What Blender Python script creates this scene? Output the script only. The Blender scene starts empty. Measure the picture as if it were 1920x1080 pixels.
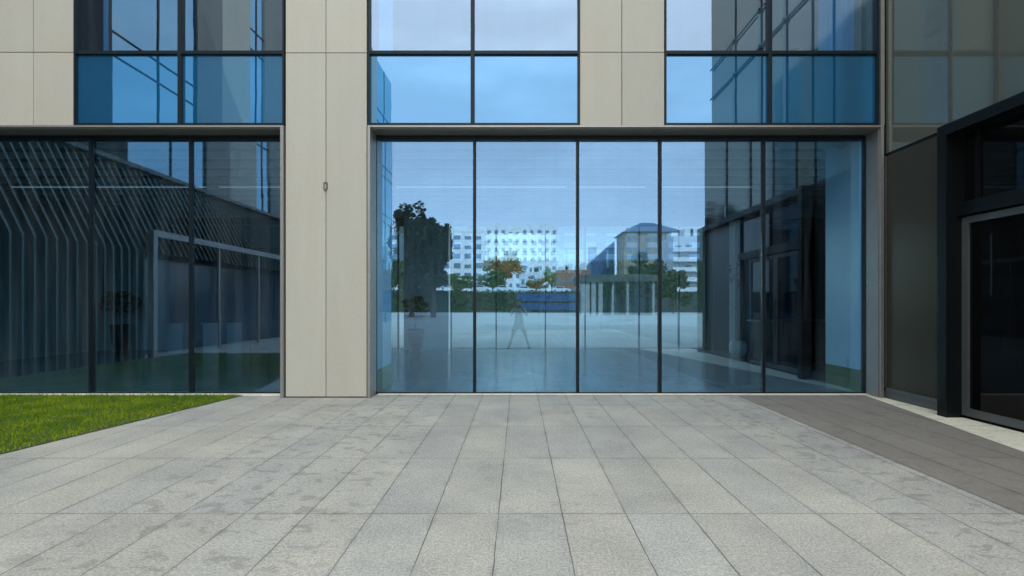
import bpy, math, random
from mathutils import Vector, Matrix
random.seed(7)
R = math.radians
S = bpy.context.scene
C = S.collection

# ------------------------------------------------------------------ camera
cd = bpy.data.cameras.new('camera'); cam = bpy.data.objects.new('camera', cd); C.objects.link(cam)
cam.location = (0, 0, 1.5); cam.rotation_euler = (R(90), 0, 0)
cd.sensor_width = 36; cd.lens = 900/1920*36
cd.shift_x = -13/1920; cd.shift_y = 32/1920
cd.clip_start = 0.05; cd.clip_end = 3000
S.camera = cam

# ------------------------------------------------------------------ light
SUN_EL, SUN_ROT = 47, 22
w = bpy.data.worlds.new('World'); S.world = w; w.use_nodes = True
nt = w.node_tree; bg = nt.nodes['Background']
sky = nt.nodes.new('ShaderNodeTexSky'); sky.sky_type = 'NISHITA'; sky.sun_disc = False
sky.sun_elevation = R(SUN_EL); sky.sun_rotation = R(SUN_ROT); sky.dust_density = .7; sky.air_density = 1.0
hs = nt.nodes.new('ShaderNodeHueSaturation'); hs.inputs['Saturation'].default_value = 0.30
tc = nt.nodes.new('ShaderNodeTexCoord'); mp = nt.nodes.new('ShaderNodeMapping'); mp.inputs['Scale'].default_value = (1.0, 1.0, 3.2)
cn = nt.nodes.new('ShaderNodeTexNoise'); cn.inputs['Scale'].default_value = 2.3; cn.inputs['Detail'].default_value = 7; cn.inputs['Roughness'].default_value = .58
cr = nt.nodes.new('ShaderNodeMapRange'); cr.inputs[1].default_value = .42; cr.inputs[2].default_value = .78; cr.inputs[3].default_value = 0; cr.inputs[4].default_value = .36
cm = nt.nodes.new('ShaderNodeMix'); cm.data_type = 'RGBA'; cm.inputs['B'].default_value = (9.0, 9.3, 9.8, 1)
L = nt.links.new
L(tc.outputs['Generated'], mp.inputs['Vector']); L(mp.outputs[0], cn.inputs['Vector']); L(cn.outputs['Fac'], cr.inputs[0])
sx = nt.nodes.new('ShaderNodeSeparateXYZ'); L(tc.outputs['Generated'], sx.inputs[0])
er = nt.nodes.new('ShaderNodeMapRange'); er.inputs[1].default_value = .20; er.inputs[2].default_value = .55; er.inputs[3].default_value = .0; er.inputs[4].default_value = .45; L(sx.outputs[2], er.inputs[0])
ea = nt.nodes.new('ShaderNodeMath'); ea.operation = 'ADD'; L(er.outputs[0], ea.inputs[0]); L(cr.outputs[0], ea.inputs[1])
L(sky.outputs[0], hs.inputs['Color']); L(hs.outputs[0], cm.inputs['A']); L(ea.outputs[0], cm.inputs['Factor'])
L(cm.outputs['Result'], bg.inputs['Color'])
bg.inputs['Strength'].default_value = 0.15
sd = bpy.data.lights.new('sun', 'SUN'); sd.energy = 2.0; sd.angle = R(0.6); sd.color = (1, .95, .88)
so = bpy.data.objects.new('sun', sd); C.objects.link(so)
dv = Vector((math.sin(R(SUN_ROT))*math.cos(R(SUN_EL)), math.cos(R(SUN_ROT))*math.cos(R(SUN_EL)), math.sin(R(SUN_EL))))
so.rotation_euler = (-dv).to_track_quat('-Z', 'Y').to_euler()
V = S.view_settings; V.view_transform = 'Standard'; V.look = 'None'; V.gamma = 1; V.use_curve_mapping = False
V.exposure = 1.68
S.render.engine = 'CYCLES'
S.cycles.max_bounces = 10; S.cycles.glossy_bounces = 5; S.cycles.transparent_max_bounces = 16; S.cycles.diffuse_bounces = 4
S.render.resolution_x = 1024; S.render.resolution_y = 576

# ------------------------------------------------------------------ key distances (metres)
YF = 7.76      # face of the stone cladding
YG = 8.08      # ground floor glass plane
YU = 7.80      # upper glass plane
sF = YF/900; sG = YG/900; sU = YU/900
def fx(p): return (p-973)*sF
def fz(p): return 1.5+(572-p)*sF
def gx(p): return (p-973)*sG
def gz(p): return 1.5+(572-p)*sG

# ------------------------------------------------------------------ helpers
class MB:
    def __init__(s): s.v = []; s.f = []; s.m = []
    def add(s, vs, fs, mi=0):
        o = len(s.v); s.v += [tuple(v) for v in vs]; s.f += [tuple(i+o for i in f) for f in fs]; s.m += [mi]*len(fs)
        return s
    def box(s, x0, x1, y0, y1, z0, z1, mi=0, mfront=None):
        vs = [(x0,y0,z0),(x1,y0,z0),(x1,y1,z0),(x0,y1,z0),(x0,y0,z1),(x1,y0,z1),(x1,y1,z1),(x0,y1,z1)]
        fs = [(0,3,2,1),(4,5,6,7),(0,1,5,4),(2,3,7,6),(1,2,6,5),(3,0,4,7)]
        s.add(vs, fs, mi)
        if mfront is not None: s.m[-4] = mfront      # the -Y face
        return s
    def bbox(s, x0, x1, y0, y1, z0, z1, b=.004):
        # box with its front (-Y) edges chamfered
        vs = [(x0,y1,z0),(x1,y1,z0),(x1,y1,z1),(x0,y1,z1),(x0,y0+b,z0),(x1,y0+b,z0),(x1,y0+b,z1),(x0,y0+b,z1),
              (x0+b,y0,z0+b),(x1-b,y0,z0+b),(x1-b,y0,z1-b),(x0+b,y0,z1-b)]
        fs = [(0,3,2,1),(0,1,5,4),(1,2,6,5),(2,3,7,6),(3,0,4,7),(4,5,9,8),(5,6,10,9),(6,7,11,10),(7,4,8,11),(8,9,10,11)]
        return s.add(vs, fs)
    def prism(s, pts, axis, a0, a1):
        n = len(pts)
        def mk(p, a):
            if axis == 'x': return (a, p[0], p[1])
            if axis == 'y': return (p[0], a, p[1])
            return (p[0], p[1], a)
        vs = [mk(p, a0) for p in pts]+[mk(p, a1) for p in pts]
        fs = [tuple(range(n))[::-1], tuple(range(n, 2*n))]+[(i, (i+1) % n, n+(i+1) % n, n+i) for i in range(n)]
        return s.add(vs, fs)
    def lathe(s, prof, cx=0, cy=0, n=20):
        o = []
        for r, z in prof:
            for k in range(n):
                a = 2*math.pi*k/n; o.append((cx+r*math.cos(a), cy+r*math.sin(a), z))
        fs = []
        for j in range(len(prof)-1):
            for k in range(n):
                fs.append((j*n+k, j*n+(k+1) % n, (j+1)*n+(k+1) % n, (j+1)*n+k))
        fs.append(tuple(range(n))[::-1]); fs.append(tuple((len(prof)-1)*n+k for k in range(n)))
        return s.add(o, fs)
    def tube(s, p0, p1, r0, r1=None, n=8):
        p0 = Vector(p0); p1 = Vector(p1); r1 = r0 if r1 is None else r1
        d = (p1-p0).normalized(); u = d.orthogonal().normalized(); v = d.cross(u)
        vs = []
        for p, r in ((p0, r0), (p1, r1)):
            for k in range(n):
                a = 2*math.pi*k/n; vs.append(p+u*math.cos(a)*r+v*math.sin(a)*r)
        fs = [(k, (k+1) % n, n+(k+1) % n, n+k) for k in range(n)]+[tuple(range(n))[::-1], tuple(range(n, 2*n))]
        return s.add(vs, fs)
    def jiggle(s, a=.0012):
        s.v = [(x, y+random.uniform(-a, a), z) for x, y, z in s.v]; return s
    def build(s, name, mats, parent=None, smooth=False):
        me = bpy.data.meshes.new(name); me.from_pydata(s.v, [], s.f)
        mats = mats if isinstance(mats, (list, tuple)) else [mats]
        for m in mats: me.materials.append(m)
        if len(mats) > 1: me.polygons.foreach_set('material_index', s.m)
        if smooth: me.polygons.foreach_set('use_smooth', [True]*len(s.f))
        me.update()
        o = bpy.data.objects.new(name, me); C.objects.link(o)
        if parent: o.parent = parent; o.matrix_parent_inverse = Matrix.Translation(parent.location).inverted()
        return o
def tag(o, label=None, cat=None, group=None, kind=None):
    if label: o['label'] = label
    if cat: o['category'] = cat
    if group: o['group'] = group
    if kind: o['kind'] = kind
    return o
def empty(name, loc, label, cat, group=None):
    o = bpy.data.objects.new(name, None); C.objects.link(o); o.location = loc; o.empty_display_size = .2
    return tag(o, label, cat, group)

# ------------------------------------------------------------------ materials
def mat(name):
    m = bpy.data.materials.new(name); m.use_nodes = True; t = m.node_tree
    return m, t, t.nodes['Principled BSDF']
def N(t, ty, **k):
    n = t.nodes.new(ty)
    for a, b in k.items(): setattr(n, a, b)
    return n
def simple(name, col, rough=.6, metal=0, var=.12, scale=3, bump=0, bscale=40, island=0, spec=.5):
    m, t, b = mat(name); l = t.links.new
    tcn = N(t, 'ShaderNodeTexCoord'); n = N(t, 'ShaderNodeTexNoise'); n.inputs['Scale'].default_value = scale; n.inputs['Detail'].default_value = 6
    l(tcn.outputs['Object'], n.inputs['Vector'])
    mr = N(t, 'ShaderNodeMapRange'); mr.inputs[1].default_value = .25; mr.inputs[2].default_value = .75
    mr.inputs[3].default_value = 1-var; mr.inputs[4].default_value = 1+var; l(n.outputs['Fac'], mr.inputs[0])
    last = mr.outputs[0]
    if island:
        g = N(t, 'ShaderNodeNewGeometry'); m2 = N(t, 'ShaderNodeMapRange'); m2.inputs[3].default_value = 1-island; m2.inputs[4].default_value = 1+island
        l(g.outputs['Random Per Island'], m2.inputs[0])
        mu = N(t, 'ShaderNodeMath', operation='MULTIPLY'); l(last, mu.inputs[0]); l(m2.outputs[0], mu.inputs[1]); last = mu.outputs[0]
    vm = N(t, 'ShaderNodeVectorMath', operation='SCALE'); vm.inputs[0].default_value = col; l(last, vm.inputs['Scale'])
    l(vm.outputs[0], b.inputs['Base Color'])
    b.inputs['Roughness'].default_value = rough; b.inputs['Metallic'].default_value = metal; b.inputs['Specular IOR Level'].default_value = spec
    if bump:
        n2 = N(t, 'ShaderNodeTexNoise'); n2.inputs['Scale'].default_value = bscale; n2.inputs['Detail'].default_value = 5; l(tcn.outputs['Object'], n2.inputs['Vector'])
        bp = N(t, 'ShaderNodeBump'); bp.inputs['Strength'].default_value = bump; bp.inputs['Distance'].default_value = .01
        l(n2.outputs['Fac'], bp.inputs['Height']); l(bp.outputs[0], b.inputs['Normal'])
    return m

def stone_mat():
    m, t, b = mat('cladding_stone'); l = t.links.new
    tcn = N(t, 'ShaderNodeTexCoord')
    mp = N(t, 'ShaderNodeMapping'); mp.inputs['Scale'].default_value = (6, 6, .55); l(tcn.outputs['Object'], mp.inputs[0])
    st = N(t, 'ShaderNodeTexNoise'); st.inputs['Scale'].default_value = 1; st.inputs['Detail'].default_value = 5; l(mp.outputs[0], st.inputs['Vector'])
    fn = N(t, 'ShaderNodeTexNoise'); fn.inputs['Scale'].default_value = 60; fn.inputs['Detail'].default_value = 8; l(tcn.outputs['Object'], fn.inputs['Vector'])
    bl = N(t, 'ShaderNodeTexNoise'); bl.inputs['Scale'].default_value = 1.1; bl.inputs['Detail'].default_value = 3; l(tcn.outputs['Object'], bl.inputs['Vector'])
    g = N(t, 'ShaderNodeNewGeometry')
    def rng(src, a, bb):
        r = N(t, 'ShaderNodeMapRange'); r.inputs[1].default_value = .3; r.inputs[2].default_value = .7; r.inputs[3].default_value = a; r.inputs[4].default_value = bb; l(src, r.inputs[0]); return r.outputs[0]
    def mul(a, bb):
        q = N(t, 'ShaderNodeMath', operation='MULTIPLY'); l(a, q.inputs[0]); l(bb, q.inputs[1]); return q.outputs[0]
    isl = N(t, 'ShaderNodeMapRange'); isl.inputs[3].default_value = .95; isl.inputs[4].default_value = 1.04; l(g.outputs['Random Per Island'], isl.inputs[0])
    k = mul(mul(rng(st.outputs['Fac'], .975, 1.02), rng(fn.outputs['Fac'], .955, 1.045)), isl.outputs[0])
    mx = N(t, 'ShaderNodeMix', data_type='RGBA'); mx.inputs['A'].default_value = (.468, .428, .348, 1); mx.inputs['B'].default_value = (.455, .44, .365, 1)
    l(rng(bl.outputs['Fac'], 0, 1), mx.inputs['Factor'])
    vm = N(t, 'ShaderNodeVectorMath', operation='SCALE'); l(mx.outputs['Result'], vm.inputs[0]); l(k, vm.inputs['Scale']); l(vm.outputs[0], b.inputs['Base Color'])
    b.inputs['Roughness'].default_value = .62; b.inputs['Specular IOR Level'].default_value = .3
    bp = N(t, 'ShaderNodeBump'); bp.inputs['Strength'].default_value = .12; bp.inputs['Distance'].default_value = .004; l(fn.outputs['Fac'], bp.inputs['Height']); l(bp.outputs[0], b.inputs['Normal'])
    return m

def paving_mat(name, c1, c2, jcol, PW=.457, PL=1.249, X0=-.146, Y0=3.453, stain=1.0, spot=1.0, jx=.0065, jy=.0065, tonevar=.07):
    m, t, b = mat(name); l = t.links.new
    def math_(op, a, bb=None, c=None):
        q = N(t, 'ShaderNodeMath', operation=op)
        for i, v in enumerate((a, bb, c)):
            if v is None: continue
            if isinstance(v, (int, float)): q.inputs[i].default_value = v
            else: l(v, q.inputs[i])
        return q.outputs[0]
    tcn = N(t, 'ShaderNodeTexCoord'); sp = N(t, 'ShaderNodeSeparateXYZ'); l(tcn.outputs['Object'], sp.inputs[0])
    # wobble so that joints are not ruler-straight
    wn = N(t, 'ShaderNodeTexNoise'); wn.inputs['Scale'].default_value = 9; wn.inputs['Detail'].default_value = 4; l(tcn.outputs['Object'], wn.inputs['Vector'])
    wob = math_('MULTIPLY', math_('SUBTRACT', wn.outputs['Fac'], .5), .012)
    u = math_('DIVIDE', math_('SUBTRACT', math_('ADD', sp.outputs[0], wob), X0), PW)
    v = math_('DIVIDE', math_('SUBTRACT', math_('ADD', sp.outputs[1], wob), Y0), PL)
    iu = math_('FLOOR', u); iv = math_('FLOOR', v)
    fu = math_('SUBTRACT', u, iu); fv = math_('SUBTRACT', v, iv)
    du = math_('MULTIPLY', math_('MINIMUM', fu, math_('SUBTRACT', 1, fu)), PW)
    dvv = math_('MULTIPLY', math_('MINIMUM', fv, math_('SUBTRACT', 1, fv)), PL)
    cb = N(t, 'ShaderNodeCombineXYZ'); l(iu, cb.inputs[0]); l(iv, cb.inputs[1])
    wh = N(t, 'ShaderNodeTexWhiteNoise', noise_dimensions='2D'); l(cb.outputs[0], wh.inputs['Vector'])
    def rng(src, a0, a1, b0, b1, smooth=False):
        r = N(t, 'ShaderNodeMapRange')
        if smooth: r.interpolation_type = 'SMOOTHSTEP'
        for i, q in enumerate((a0, a1, b0, b1)): r.inputs[i+1].default_value = q
        l(src, r.inputs[0]); return r.outputs[0]
    # joint width varies along its run
    jn = N(t, 'ShaderNodeTexNoise'); jn.inputs['Scale'].default_value = 1.7; jn.inputs['Detail'].default_value = 3; l(tcn.outputs['Object'], jn.inputs['Vector'])
    jw = rng(jn.outputs['Fac'], .3, .7, .35, 1.25)
    ju = math_('SUBTRACT', 1, rng(math_('DIVIDE', du, jw), jx*.35, jx, 0, 1, True))
    jv = math_('SUBTRACT', 1, rng(math_('DIVIDE', dvv, jw), jy*.35, jy, 0, 1, True))
    jv = math_('MULTIPLY', jv, .85)
    j = math_('MAXIMUM', ju, jv)
    # soft dirt band beside the joints
    dn = N(t, 'ShaderNodeTexNoise'); dn.inputs['Scale'].default_value = 5; dn.inputs['Detail'].default_value = 6; l(tcn.outputs['Object'], dn.inputs['Vector'])
    dirt = math_('MULTIPLY', math_('SUBTRACT', 1, rng(math_('MINIMUM', du, dvv), 0, .05, 0, 1, True)), rng(dn.outputs['Fac'], .45, .7, 0, .55))
    # granite speckle at two sizes, smear marks
    s1 = N(t, 'ShaderNodeTexNoise'); s1.inputs['Scale'].default_value = 72; s1.inputs['Detail'].default_value = 3; s1.inputs['Roughness'].default_value = .7; l(tcn.outputs['Object'], s1.inputs['Vector'])
    s2 = N(t, 'ShaderNodeTexNoise'); s2.inputs['Scale'].default_value = 34; s2.inputs['Detail'].default_value = 5; s2.inputs['Roughness'].default_value = .7; l(tcn.outputs['Object'], s2.inputs['Vector'])
    s3 = N(t, 'ShaderNodeTexNoise'); s3.inputs['Scale'].default_value = 1.3; s3.inputs['Detail'].default_value = 8; s3.inputs['Roughness'].default_value = .62; l(tcn.outputs['Object'], s3.inputs['Vector'])
    mp = N(t, 'ShaderNodeMapping'); mp.inputs['Scale'].default_value = (6.0, 9.0, 1); mp.inputs['Rotation'].default_value = (0, 0, .5); l(tcn.outputs['Object'], mp.inputs[0])
    s4 = N(t, 'ShaderNodeTexNoise'); s4.inputs['Scale'].default_value = 1.0; s4.inputs['Detail'].default_value = 3; s4.inputs['Distortion'].default_value = .6; l(mp.outputs[0], s4.inputs['Vector'])
    where = N(t, 'ShaderNodeTexNoise'); where.inputs['Scale'].default_value = .42; where.inputs['Detail'].default_value = 1; l(tcn.outputs['Object'], where.inputs['Vector'])
    # the foot-worn bands beside the pillar and along the dark strip
    bl_ = math_('MULTIPLY', rng(sp.outputs[0], -3.6, -2.6, 0, 1, True), rng(sp.outputs[0], -1.5, -.7, 1, 0, True))
    br_ = rng(sp.outputs[0], 2.2, 2.9, 0, 1, True)
    smear = math_('MULTIPLY', math_('MULTIPLY', math_('MULTIPLY', rng(s4.outputs['Fac'], .54, .64, 0, 1, True), rng(s2.outputs['Fac'], .35, .6, .35, 1)), math_('MAXIMUM', math_('MAXIMUM', bl_, br_), rng(where.outputs['Fac'], .5, .66, 0, .7, True))), .36*stain)
    k = math_('MULTIPLY', rng(s1.outputs['Fac'], .3, .7, 1-.36*spot, 1+.36*spot), rng(s2.outputs['Fac'], .3, .7, 1-.16*spot, 1+.16*spot))
    k = math_('MULTIPLY', k, rng(s3.outputs['Fac'], .3, .7, 1-.17*stain, 1+.12*stain))
    k = math_('MULTIPLY', k, rng(wh.outputs['Value'], 0, 1, 1-tonevar, 1+tonevar))
    k = math_('MULTIPLY', k, math_('SUBTRACT', 1, smear)); k = math_('MULTIPLY', k, math_('SUBTRACT', 1, math_('MULTIPLY', dirt, .35)))
    mx = N(t, 'ShaderNodeMix', data_type='RGBA'); mx.inputs['A'].default_value = (*c1, 1); mx.inputs['B'].default_value = (*c2, 1)
    sepc = N(t, 'ShaderNodeSeparateColor'); l(wh.outputs['Color'], sepc.inputs[0]); 
    l(math_('MULTIPLY', math_('ADD', sepc.outputs[1], rng(s3.outputs['Fac'], .3, .7, -.4, .5)), 1), mx.inputs['Factor'])
    vm = N(t, 'ShaderNodeVectorMath', operation='SCALE'); l(mx.outputs['Result'], vm.inputs[0]); l(k, vm.inputs['Scale'])
    mj = N(t, 'ShaderNodeMix', data_type='RGBA'); l(vm.outputs[0], mj.inputs['A']); mj.inputs['B'].default_value = (*jcol, 1); l(math_('MULTIPLY', j, .9), mj.inputs['Factor'])
    l(mj.outputs['Result'], b.inputs['Base Color'])
    b.inputs['Roughness'].default_value = .8; b.inputs['Specular IOR Level'].default_value = .3
    h = math_('SUBTRACT', math_('MULTIPLY', s2.outputs['Fac'], .12), j)
    bp = N(t, 'ShaderNodeBump'); bp.inputs['Strength'].default_value = .35; bp.inputs['Distance'].default_value = .004; l(h, bp.inputs['Height']); l(bp.outputs[0], b.inputs['Normal'])
    return m

def glass_mat(name, refl, tint, gcol, wave=.00025, rough=0.0, edge=.35, opaque=None, streak=.06):
    m, t, b = mat(name); l = t.links.new; out = t.nodes['Material Output']; t.nodes.remove(b)
    tcn = N(t, 'ShaderNodeTexCoord')
    gl = N(t, 'ShaderNodeBsdfGlossy'); gl.inputs['Roughness'].default_value = rough; gl.inputs['Color'].default_value = (*gcol, 1)
    if wave:
        n = N(t, 'ShaderNodeTexNoise'); n.inputs['Scale'].default_value = 1.1; n.inputs['Detail'].default_value = 1.5; l(tcn.outputs['Object'], n.inputs['Vector'])
        bp = N(t, 'ShaderNodeBump'); bp.inputs['Strength'].default_value = 1; bp.inputs['Distance'].default_value = wave; l(n.outputs['Fac'], bp.inputs['Height']); l(bp.outputs[0], gl.inputs['Normal'])
    if opaque: tr = N(t, 'ShaderNodeBsdfDiffuse'); tr.inputs['Color'].default_value = (*opaque, 1)
    else: tr = N(t, 'ShaderNodeBsdfTransparent'); tr.inputs['Color'].default_value = (*tint, 1)
    lw = N(t, 'ShaderNodeLayerWeight'); lw.inputs['Blend'].default_value = .5
    pw = N(t, 'ShaderNodeMath', operation='POWER'); l(lw.outputs['Facing'], pw.inputs[0]); pw.inputs[1].default_value = 4
    mr = N(t, 'ShaderNodeMapRange'); mr.inputs[3].default_value = refl; mr.inputs[4].default_value = min(1, refl+edge+.3); l(pw.outputs[0], mr.inputs[0])
    mx = N(t, 'ShaderNodeMixShader'); l(mr.outputs[0], mx.inputs[0]); l(tr.outputs[0], mx.inputs[1]); l(gl.outputs[0], mx.inputs[2])
    if streak and not opaque:     # faint film of dust on the pane
        mp = N(t, 'ShaderNodeMapping'); mp.inputs['Scale'].default_value = (5, 5, .35); l(tcn.outputs['Object'], mp.inputs[0])
        dn = N(t, 'ShaderNodeTexNoise'); dn.inputs['Scale'].default_value = 1.4; dn.inputs['Detail'].default_value = 6; l(mp.outputs[0], dn.inputs['Vector'])
        dr = N(t, 'ShaderNodeMapRange'); dr.inputs[1].default_value = .4; dr.inputs[2].default_value = .8; dr.inputs[4].default_value = streak; l(dn.outputs['Fac'], dr.inputs[0])
        df = N(t, 'ShaderNodeBsdfDiffuse'); df.inputs['Color'].default_value = (.35, .42, .45, 1)
        m2 = N(t, 'ShaderNodeMixShader'); l(dr.outputs[0], m2.inputs[0]); l(mx.outputs[0], m2.inputs[1]); l(df.outputs[0], m2.inputs[2]); mx = m2
    l(mx.outputs[0], out.inputs['Surface'])
    return m

def emit(name, col, s):
    m, t, b = mat(name); b.inputs['Emission Color'].default_value = (*col, 1); b.inputs['Emission Strength'].default_value = s; b.inputs['Base Color'].default_value = (*col, 1)
    return m

M = {}
M['stone'] = stone_mat()
M['paving'] = paving_mat('granite_paving', (.352, .346, .308), (.385, .368, .306), (.10, .10, .09), tonevar=.06, stain=.9)
M['pave_dark'] = paving_mat('dark_granite', (.210, .190, .158), (.222, .20, .166), (.075, .072, .065), stain=.45, spot=.45, jx=.010, jy=.003, tonevar=.03)
M['pave_pale'] = paving_mat('pale_stone', (.70, .66, .50), (.72, .68, .52), (.17, .16, .14), stain=.5, spot=.6, jx=.002)
M['plaza'] = simple('far_plaza', (.20, .205, .20), .95, var=.2, scale=.25, spec=.05)
M['court'] = simple('courtyard_paving', (.115, .12, .12), .95, var=.25, scale=.3, spec=.03)
M['frame'] = simple('dark_aluminium', (.005, .011, .015), .45, .1, var=.15, spec=.25)
M['black'] = simple('black_metal', (.004, .0055, .0055), .38, .0, var=.2, spec=.25)
M['metal'] = simple('grey_metal', (.30, .29, .265), .42, .55, var=.08, scale=8)
M['metal_dark'] = simple('dark_grey_metal', (.10, .105, .10), .45, .5, var=.1, scale=8)
M['jamb'] = simple('jamb_metal', (.23, .225, .21), .4, .5, var=.08)
M['soffit'] = simple('soffit_panel', (.17, .165, .14), .5, .3, var=.1)
M['grey_frame'] = simple('door_aluminium', (.10, .107, .108), .45, .4, var=.1, scale=12)
M['backing'] = simple('dark_backing', (.02, .02, .019), .9)
M['clear'] = glass_mat('clear_inner_face', .05, (.96, .98, .98), (1, 1, 1), wave=0, streak=0)
M['glass_low'] = glass_mat('blue_coated_glass', .235, (.48, .78, .95), (.40, .66, .96))
M['glass_up'] = glass_mat('upper_vision_glass', .28, (.22, .48, .74), (.60, .80, 1.0), wave=.0005)
M['glass_sp'] = glass_mat('spandrel_glass', .28, (0, 0, 0), (.36, .68, 1.0), wave=.0007, opaque=(.008, .080, .17))
M['glass_rear'] = glass_mat('lobby_rear_glass', .07, (.9, .95, .96), (1, 1, 1), wave=0, streak=0)
M['wing_low'] = glass_mat('smoked_cladding_glass', .03, (0, 0, 0), (.9, .82, .66), wave=.0006, rough=.22, edge=-.22, opaque=(.042, .040, .031))
M['wing_up'] = glass_mat('grey_green_cladding_glass', .19, (0, 0, 0), (.9, .88, .76), wave=.0006, rough=.06, edge=-.05, opaque=(.098, .108, .088))
M['door_glass'] = glass_mat('door_glass', .055, (0, 0, 0), (.7, .7, .7), wave=.0003, rough=.02, opaque=(.003, .003, .003))
M['tower_glass'] = glass_mat('tower_glass', .42, (0, 0, 0), (.55, .85, 1.0), wave=.002, rough=.01, opaque=(.01, .07, .15))
M['lobby_floor'] = simple('polished_lobby_floor', (.22, .235, .24), .16, var=.12, scale=1.5)
M['white_wall'] = simple('white_plaster', (.66, .74, .78), .32, var=.03, spec=.8)
M['column'] = simple('pale_column', (.82, .82, .78), .7, var=.04)
M['nib'] = simple('pale_blue_nib_wall', (.58, .78, .92), .3, var=.03, spec=.8)
M['grey_wall'] = simple('grey_plaster', (.30, .33, .34), .75, var=.06)
M['dark_wall'] = simple('dark_timber_wall', (.03, .026, .02), .6, var=.3, scale=5)
M['skirting'] = simple('olive_skirting', (.30, .32, .15), .6, var=.06)
M['ceiling'] = simple('lobby_ceiling', (.11, .115, .12), .8, var=.05)
M['baffle'] = simple('ceiling_baffle', (.32, .34, .35), .6, var=.05)
M['leaf'] = simple('leaf_green', (.12, .17, .04), .6, var=.3, scale=1.2, island=.45)
M['leaf_dark'] = simple('leaf_dark_green', (.06, .07, .03), .6, var=.3, scale=1.2, island=.45)
M['leaf_autumn'] = simple('leaf_autumn', (.50, .24, .04), .6, var=.35, scale=.6, island=.45)
M['leaf_yellow'] = simple('leaf_yellow_green', (.34, .34, .03), .6, var=.3, scale=1.2, island=.4)
M['bark'] = simple('bark', (.09, .065, .045), .9, var=.3, scale=12, bump=.4)
M['soil'] = simple('soil', (.05, .07, .02), .95, var=.3, scale=8)
M['pot_dark'] = simple('dark_pot', (.012, .014, .015), .35)
M['pot_white'] = simple('white_pot', (.55, .55, .52), .4)
M['white_paint'] = simple('white_render', (.80, .80, .78), .8, var=.06, scale=.3)
M['grey_paint'] = simple('pale_grey_render', (.62, .64, .66), .8, var=.06, scale=.3)
M['tan'] = simple('tan_brick', (.32, .25, .16), .85, var=.12, scale=.6)
M['blue_roof'] = simple('blue_roof', (.06, .12, .20), .5, var=.1)
M['pale_win'] = simple('pale_blue_window', (.12, .20, .30), .2, var=.3, scale=.2)
M['dark_win'] = simple('dark_window', (.03, .05, .075), .15, var=.3, scale=.2)
M['steel_blue'] = simple('blue_steel_sheet', (.012, .05, .16), .45, var=.25, scale=.8)
M['conc'] = simple('concrete', (.34, .35, .34), .8, var=.12, scale=1)
M['asphalt'] = simple('asphalt', (.055, .055, .058), .9, var=.15)
M['hedge'] = simple('hedge_leaf', (.028, .045, .016), .7, var=.3, scale=2, island=.4)
M['fin'] = simple('louvre_metal', (.105, .125, .105), .5, .2, var=.12, island=.12)
M['louvre_back'] = simple('louvre_backing', (.012, .016, .018), .7)
M['curtain'] = simple('pale_curtain', (.72, .78, .78), .9, var=.05)
M['warm'] = emit('warm_lamp', (1, .48, .22), .30)
M['cool'] = emit('cool_strip_light', (.8, .92, 1), .10)
M['car_white'] = simple('white_car_paint', (.75, .76, .78), .3)
M['tyre'] = simple('tyre', (.02, .02, .02), .8)
M['tile'] = simple('clay_tile', (.30, .13, .08), .8, var=.2, scale=1)

# ================================================================== SETTING
def sheet(name, pts, z, m, kind='structure', label=None):
    o = MB().add([(x, y, z) for x, y in pts], [tuple(range(len(pts)))]).build(name, m)
    tag(o, label, None, None, kind); return o
sheet('ground', [(-1200, -1500), (1200, -1500), (1200, 900), (-1200, 900)], -.012, M['plaza'])
sheet('pavement', [(-14, -13), (5.92, -13), (5.92, YG+.02), (-14, YG+.02)], 0, M['paving'])
sheet('dark_path', [(3.60, -.4), (4.10, -.4), (5.20, 5.19), (5.76, YG+.0), (3.60, YG+.0)], .004, M['pave_dark'])
sheet('pale_path', [(4.104, -.4), (5.915, -.4), (5.915, YG), (5.764, YG), (5.204, 5.19)], .0045, M['pave_pale'])

sheet('courtyard', [(-60, 16.6), (60, 16.6), (60, 105), (-60, 105)], -.004, M['court'])
# lawn
GA, GB = (-4.56, 7.93), (-5.16, 5.0)
def gedge(y): return GA[0]+(GA[1]-y)/(GA[1]-GB[1])*(GB[0]-GA[0])
sheet('lawn_soil', [(-10.35, 1.2), (gedge(1.2), 1.2), (gedge(7.93), 7.93), (-10.35, 7.93)], .008, M['soil'])
def grass_mat():
    m, t, b = mat('grass_blade'); l = t.links.new
    g = N(t, 'ShaderNodeNewGeometry'); tcn = N(t, 'ShaderNodeTexCoord')
    cr = N(t, 'ShaderNodeValToRGB'); e = cr.color_ramp.elements; e[0].color = (.06, .15, .002, 1); e[1].color = (.235, .31, .008, 1)
    n = N(t, 'ShaderNodeTexNoise'); n.inputs['Scale'].default_value = 1.6; n.inputs['Detail'].default_value = 4; l(tcn.outputs['Object'], n.inputs['Vector'])
    mr = N(t, 'ShaderNodeMapRange'); mr.inputs[1].default_value = .38; mr.inputs[2].default_value = .66; mr.inputs[4].default_value = .72; l(n.outputs['Fac'], mr.inputs[0])
    ad = N(t, 'ShaderNodeMath', operation='MULTIPLY_ADD'); l(g.outputs['Random Per Island'], ad.inputs[0]); ad.inputs[1].default_value = .4; l(mr.outputs[0], ad.inputs[2])
    l(ad.outputs[0], cr.inputs[0]); l(cr.outputs[0], b.inputs['Base Color']); b.inputs['Roughness'].default_value = .55; b.inputs['Specular IOR Level'].default_value = .05
    return m
M['grass'] = grass_mat()
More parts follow.
